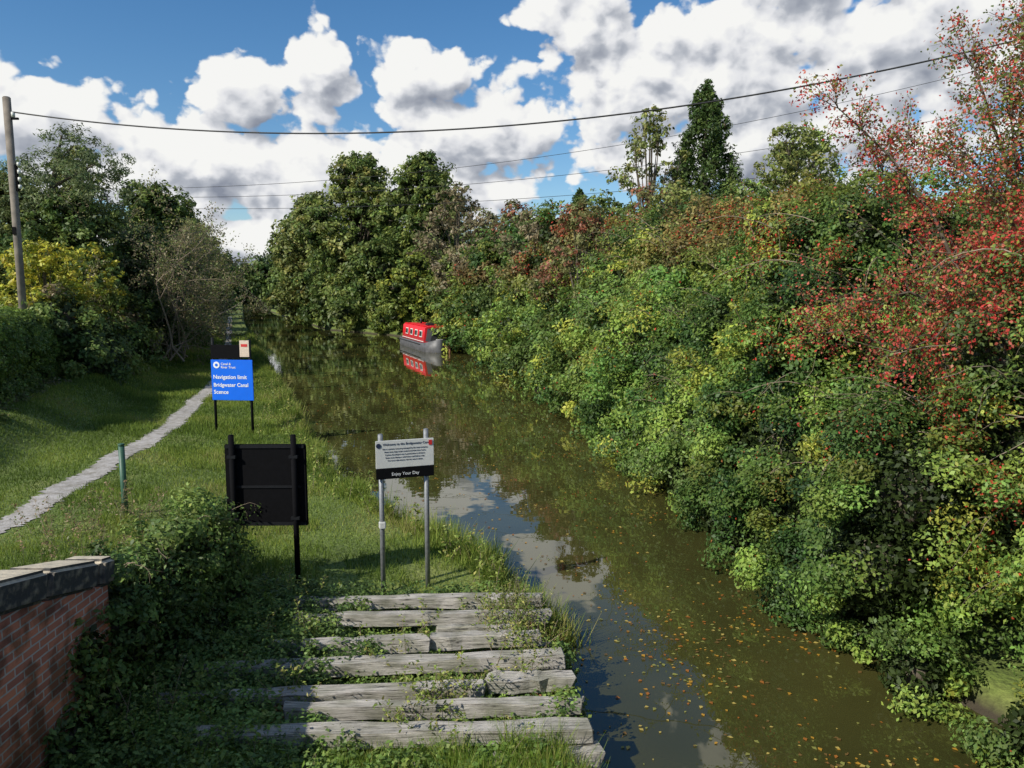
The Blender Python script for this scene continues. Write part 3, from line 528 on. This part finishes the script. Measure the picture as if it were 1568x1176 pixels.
cyl('post_left',-.46,-.04,-.3,2.27,.04,blk,s2);cyl('post_right',.42,-.04,-.3,2.27,.04,blk,s2)
box('board',0,.03,1.52,1.16,.05,1.2,blk,s2,.012)
box('frame_top',0,-.003,2.09,1.12,.016,.05,dkp,s2,.004);box('frame_bottom',0,-.003,.95,1.12,.016,.05,dkp,s2,.004);box('frame_mid',0,-.003,1.5,1.0,.014,.04,dkp,s2,.004)
for i,(x,z) in enumerate([(-.46,1.05),(-.46,1.95),(.42,1.05),(.42,1.95)]): box(f'clamp_{i}',x,-.05,z,.13,.06,.05,dkp,s2,.006)
s3=empty('welcome_sign',(-1.54,10.68,.4),19)
cyl('post_left',-.34,.04,-.3,2.28,.036,gal,s3);cyl('post_right',.32,.04,-.3,2.32,.036,gal,s3)
box('panel',0,-.015,1.99,.84,.02,.40,white,s3,.004);box('panel_footer',0,-.015,1.71,.84,.022,.155,blk,s3,.004)
text('title','Welcome to the Bridgewater Canal',.02,-.028,2.12,.047,btx,s3,'CENTER')
for i in range(5): text(f'body_{i}',['This is a private waterway managed by the canal company.','Please keep dogs under control and take litter home.','Cyclists should give way to pedestrians at all times.','Boats must display a valid licence and follow rules.','For more information visit the canal website'][i],.0,-.028,2.06-.042*i,.028,btx,s3,'CENTER')
text('footer','Enjoy Your Day',0,-.03,1.68,.062,wtx,s3,'CENTER');box('red_mark',.37,-.03,2.13,.05,.004,.07,red,s3,0)
disc('crest',.035,-.38,-.028,2.12,btx,s3)
box('strap',-.34,.03,.95,.09,.09,.1,white,s3,.01)
grn=simple('green_post',(.04,.11,.07),.5,.2,15);o=empty('marker_post',(-7.33,13.96,.4));cyl('post',0,0,-.3,1.42,.055,grn,o);cyl('cap',0,0,1.42,1.46,.06,grn,o)
# ------------------------------------------------ narrowboat
redp,nt,b=newmat('red_boat_paint');b.inputs['Base Color'].default_value=(.75,.018,.028,1);b.inputs['Roughness'].default_value=.4
hull=simple('hull_grey',(.10,.10,.105),.5,.35,3);glass=simple('window_glass',(.05,.055,.06),.1,.1);cream=simple('cream_trim',(.75,.73,.68),.4,.05);bl=simple('black_canopy',(.02,.02,.022),.6,.2)
nb_=empty('narrowboat',(-7.35,63.2,0),19.5);nb_.scale=(1.06,1.0,1.06)
g=MB();st=[(-5.7,.08,.95,.05),(-5.4,.55,.85,.3),(-4.9,.88,.72,.7),(-4.2,1.04,.64,.95),(-3,1.06,.6,1),(4.6,1.06,.6,1),(5.2,.95,.62,.9),(5.6,.55,.64,.5)]
V=[]
for (y,hw,gz,lb) in st: V+=[(-hw*.96,y,-.35),(-hw,y,.1),(-hw,y,gz),(-hw*.93,y,gz+.01),(hw*.93,y,gz+.01),(hw,y,gz),(hw,y,.1),(hw*.96,y,-.35)]
Q=[(i*8+j,(i+1)*8+j,(i+1)*8+(j+1)%8,i*8+(j+1)%8) for i in range(len(st)-1) for j in range(8)]
Q+=[(0,1,6,7),(1,2,5,6),(2,3,4,5)];k=(len(st)-1)*8;Q+=[(k+7,k+6,k+1,k),(k+6,k+5,k+2,k+1),(k+5,k+4,k+3,k+2)]
g.add(V,Q,0,(1,1,1));o=g.build('hull',[hull]);o.parent=nb_
g=MB();V=[];sec=[(-.9,.62),(-.78,1.72),(-.6,1.80),(0,1.85),(.6,1.80),(.78,1.72),(.9,.62)]
for y in(-4.1,4.3): V+=[(x,y,z) for x,z in sec]
g.add(V,[(j,7+j,7+(j+1)%7,(j+1)%7) for j in range(7)],0,(1,1,1));o=g.build('cabin',[redp]);o.parent=nb_
for nm,y in(('bulkhead_front',-4.1),('bulkhead_rear',4.3)):
    me=bpy.data.meshes.new(nm);me.from_pydata([(x,y,z) for x,z in sec],[],[tuple(range(7))]);me.materials.append(redp);link(bpy.data.objects.new(nm,me),nb_)
box('front_window',0,-4.16,1.32,1.15,.05,.55,bl,nb_,.02);box('front_window_glass',.0,-4.2,1.35,1.0,.03,.4,glass,nb_,.01)
me=bpy.data.meshes.new('cratch');me.from_pydata([(-.8,-4.2,.75),(.8,-4.2,.75),(.62,-4.2,1.7),(-.62,-4.2,1.7),(-.62,-4.95,.75),(.62,-4.95,.75),(.35,-4.75,1.45),(-.35,-4.75,1.45)],[],[(0,3,7,4),(1,5,6,2),(4,7,6,5),(3,2,6,7)]);me.materials.append(bl);link(bpy.data.objects.new('cratch_cover',me),nb_)
for sgn in(-1,1):
    for i,y in enumerate((-2.9,-1.2,.6,2.4)):
        o=box(f'window_frame_{i}',sgn*.862,y,1.26,.03,.95,.5,cream,nb_,.01,0,(0,-sgn*.108,0));o=box(f'window_{i}',sgn*.874,y,1.26,.03,.8,.36,glass,nb_,.01,0,(0,-sgn*.108,0))
    box('handrail',sgn*.66,.1,1.84,.05,8.0,.06,redp,nb_,.015);box('rubbing_strake',sgn*1.07,.6,.5,.05,8.4,.06,bl,nb_,.01);box('cream_line',sgn*.905,.1,.72,.03,8.2,.05,cream,nb_,.005,0,(0,-sgn*.108,0))
cyl('chimney',.35,2.6,1.8,2.25,.08,bl,nb_);box('roof_box',0,-2.2,1.93,.5,.9,.16,bl,nb_,.02);box('bow_trim',0,-5.35,.93,.5,.1,.06,cream,nb_,.01)
ld=empty('wooden_landing_stage',(-3.9,58.5,0),19.5)
brn=simple('brown_timber',(.20,.09,.045),.8,.3,6)
for i in range(5): box(f'board_{i}',-.3,i*.5-1,.5,2.2,.4,.08,brn,ld,.01)
for i,(x,y) in enumerate([(-1.2,-1),(-1.2,1),(.6,-1),(.6,1)]): cyl(f'pile_{i}',x,y,-.5,.9,.09,brn,ld,10)
# ------------------------------------------------ utility pole and cables
up=empty('utility_pole',(-19.15,29.8,1));cyl('pole',0,0,-.5,11.0,.14,simple('pole_wood',(.20,.17,.14),.9,.3,3),up)
box('bracket',.15,0,10.2,.5,.08,.08,blk,up,.01);box('insulator_rack',.16,0,8.0,.1,.1,1.0,blk,up,.01)
for i in range(4): cyl(f'insulator_{i}',.26,0,7.6+i*.28,7.75+i*.28,.06,white,up,10)
box('number_plate',.0,-.16,6,.14,.02,.3,blk,up,0);cyl('top_insulator',.2,0,10.25,10.45,.07,white,up,10)
wirem=simple('cable_black',(.02,.02,.02),.6,.1)
def cable(name,p,q,sag,r):
    mb=MB();t=np.linspace(0,1,60)[:,None];pts=np.array(p)*(1-t)+np.array(q)*t;pts[:,2]-=4*sag*(t*(1-t))[:,0];tube(mb,pts,r,6,0);mb.build(name,[wirem])
cable('overhead_cable',(-19.0,29.8,11.45),(20.5,23.2,13.5),2.15,.026)
cable('overhead_cable',(-34,62,12.8),(40,52,21.5),2.6,.016)
cable('overhead_cable',(-34,62,12.2),(40,52,18.3),2.2,.016)
cable('overhead_cable',(-34,62,11.4),(40,52,15.4),1.8,.016)
# ------------------------------------------------ world
SE=37.;SD=(.80,.60)
SAZ=math.atan2(-SD[0],-SD[1])
w=bpy.data.worlds.new('World');S.world=w;w.use_nodes=True;nt=w.node_tree;N=nt.nodes;l=nt.links;N.clear()
w.cycles.sampling_method='MANUAL';w.cycles.sample_map_resolution=256
out=N.new('ShaderNodeOutputWorld');sky=N.new('ShaderNodeTexSky');sky.sky_type='NISHITA';sky.sun_disc=False;sky.sun_elevation=math.radians(SE);sky.sun_rotation=SAZ%(2*math.pi)
sky.air_density=1.0;sky.dust_density=.2;sky.ozone_density=3.0
tc=N.new('ShaderNodeTexCoord');sp=N.new('ShaderNodeSeparateXYZ');l.new(tc.outputs['Generated'],sp.inputs[0])
def M(op,a,b=None,c=None):
    n=N.new('ShaderNodeMath');n.operation=op
    for i,v in enumerate((a,b,c)):
        if v is None:continue
        if isinstance(v,(int,float)):n.inputs[i].default_value=v
        else:l.new(v,n.inputs[i])
    return n.outputs[0]
def VM(op,a,b=None,c=None):
    n=N.new('ShaderNodeVectorMath');n.operation=op
    for i,v in enumerate((a,b,c)):
        if v is None:continue
        if isinstance(v,tuple):n.inputs[i].default_value=v
        else:l.new(v,n.inputs[i])
    return n.outputs['Value'] if op=='LENGTH' else n.outputs[0]
def SSt(v,a,b):
    n=N.new('ShaderNodeMapRange');n.interpolation_type='SMOOTHSTEP';l.new(v,n.inputs[0]);n.inputs[1].default_value=a;n.inputs[2].default_value=b;return n.outputs[0]
az=M('MULTIPLY',M('ARCTAN2',sp.outputs[0],sp.outputs[1]),57.2958);el=M('MULTIPLY',M('ARCSINE',sp.outputs[2]),57.2958)
cv0=N.new('ShaderNodeCombineXYZ');l.new(az,cv0.inputs[0]);l.new(el,cv0.inputs[1])
BL=[(-13.7,15.0,2.9,3.8),(-18.6,13.2,3.4,3.0),(-22,9.0,14,3.2),(-31,10.6,7.0,3.4),(-14,7.5,18,4.0),(-6.4,15.2,4.2,2.6),(-2.5,11.4,9,3.4),(13,14.2,13,5.5),(5,19.2,4.6,4.0),(27,15.2,12,7),(18,10.0,15,3.6),(-18,3.5,15,2.8),(27,4.6,7,1.3),(7,4.6,8,1.2),(20,20.5,5,3.0),(-5,7.6,8,2.6)]
n2=N.new('ShaderNodeTexNoise');n2.inputs['Scale'].default_value=.07;n2.inputs['Detail'].default_value=2;l.new(cv0.outputs[0],n2.inputs['Vector'])
outv=M('MAXIMUM',SSt(el,21,27),SSt(M('ABSOLUTE',az),37,42))
base=M('MINIMUM',M('ADD',M('MULTIPLY',M('SUBTRACT',n2.outputs['Fac'],.52),4.5),M('MULTIPLY',M('SUBTRACT',1,outv),-4)),1)
def dens(P):
    sc=VM('MULTIPLY',P,(1,1.25,1))
    n1=N.new('ShaderNodeTexNoise');n1.inputs['Scale'].default_value=.2;n1.inputs['Detail'].default_value=7;n1.inputs['Roughness'].default_value=.52;l.new(sc,n1.inputs['Vector'])
    wp=VM('MULTIPLY_ADD',n1.outputs['Color'],(3,3,0),sc)
    vo=N.new('ShaderNodeTexVoronoi');vo.feature='SMOOTH_F1';vo.voronoi_dimensions='2D';vo.inputs['Scale'].default_value=.38;vo.inputs['Smoothness'].default_value=.25;vo.inputs['Detail'].default_value=2.5;vo.inputs['Roughness'].default_value=.5;l.new(wp,vo.inputs['Vector'])
    D=None
    for (a,e,ra,re) in BL:
        d=VM('LENGTH',VM('MULTIPLY_ADD',P,(1/ra,1/re,0),(-a/ra,-e/re,0)))
        D=d if D is None else M('SMOOTH_MIN',D,d,.15)
    D=M('MAXIMUM',M('MAXIMUM',M('SUBTRACT',1.2,D),-.8),base)
    D=M('ADD',D,M('MULTIPLY',M('SUBTRACT',n1.outputs['Fac'],.5),1.6))
    return M('ADD',D,M('MULTIPLY',M('SUBTRACT',.40,vo.outputs['Distance']),.6))
D0=dens(cv0.outputs[0]);D1=dens(VM('ADD',cv0.outputs[0],(-.8,1.5,0)))
alpha=SSt(D0,.0,.2)
lit=M('ADD',.74,M('MULTIPLY',M('SUBTRACT',D0,D1),1.0))
n4=N.new('ShaderNodeTexNoise');n4.inputs['Scale'].default_value=.11;n4.inputs['Detail'].default_value=4;l.new(VM('ADD',cv0.outputs[0],(31,7,0)),n4.inputs['Vector'])
lit=M('SUBTRACT',lit,M('MULTIPLY',M('MULTIPLY',SSt(D0,.45,1.2),SSt(n4.outputs['Fac'],.38,.62)),.5))
lit=M('ADD',lit,M('MULTIPLY',SSt(D0,.5,.0),.12))
cr=N.new('ShaderNodeValToRGB');e=cr.color_ramp.elements;e[0].position=0;e[0].color=(.27,.30,.37,1);e[1].position=1;e[1].color=(1,1,.98,1);x=e.new(.42);x.color=(.48,.51,.57,1);x=e.new(.75);x.color=(.84,.85,.88,1)
l.new(lit,cr.inputs[0])
b1=N.new('ShaderNodeBackground');b1.inputs[1].default_value=.12
hs=N.new('ShaderNodeHueSaturation');hs.inputs['Saturation'].default_value=1.25;l.new(sky.outputs[0],hs.inputs['Color']);l.new(hs.outputs[0],b1.inputs[0])
b2=N.new('ShaderNodeBackground');b2.inputs[1].default_value=.92;l.new(cr.outputs[0],b2.inputs[0])
mx=N.new('ShaderNodeMixShader');l.new(alpha,mx.inputs[0]);l.new(b1.outputs[0],mx.inputs[1]);l.new(b2.outputs[0],mx.inputs[2]);l.new(mx.outputs[0],out.inputs[0])
sd=bpy.data.lights.new('sun','SUN');sd.energy=5.0;sd.angle=math.radians(.5);sd.color=(1,.95,.84);so=link(bpy.data.objects.new('sun',sd))
ce=math.cos(math.radians(SE));nrm=math.hypot(*SD)
so.rotation_euler=Vector((SD[0]/nrm*ce,SD[1]/nrm*ce,-math.sin(math.radians(SE)))).to_track_quat('-Z','Y').to_euler();so.location=(-20,-16,25)
cd=bpy.data.cameras.new('camera');cd.sensor_width=36;cd.lens=26.63;cd.clip_end=4000;cd.clip_start=.05;co=link(bpy.data.objects.new('camera',cd));co.location=(0,0,4.7);co.rotation_euler=(math.radians(83),0,0);S.camera=co
S.view_settings.view_transform='Standard';S.view_settings.look='None';S.view_settings.exposure=0
print('TOTAL polys',sum(len(o.data.polygons) for o in S.objects if o.type=='MESH'))
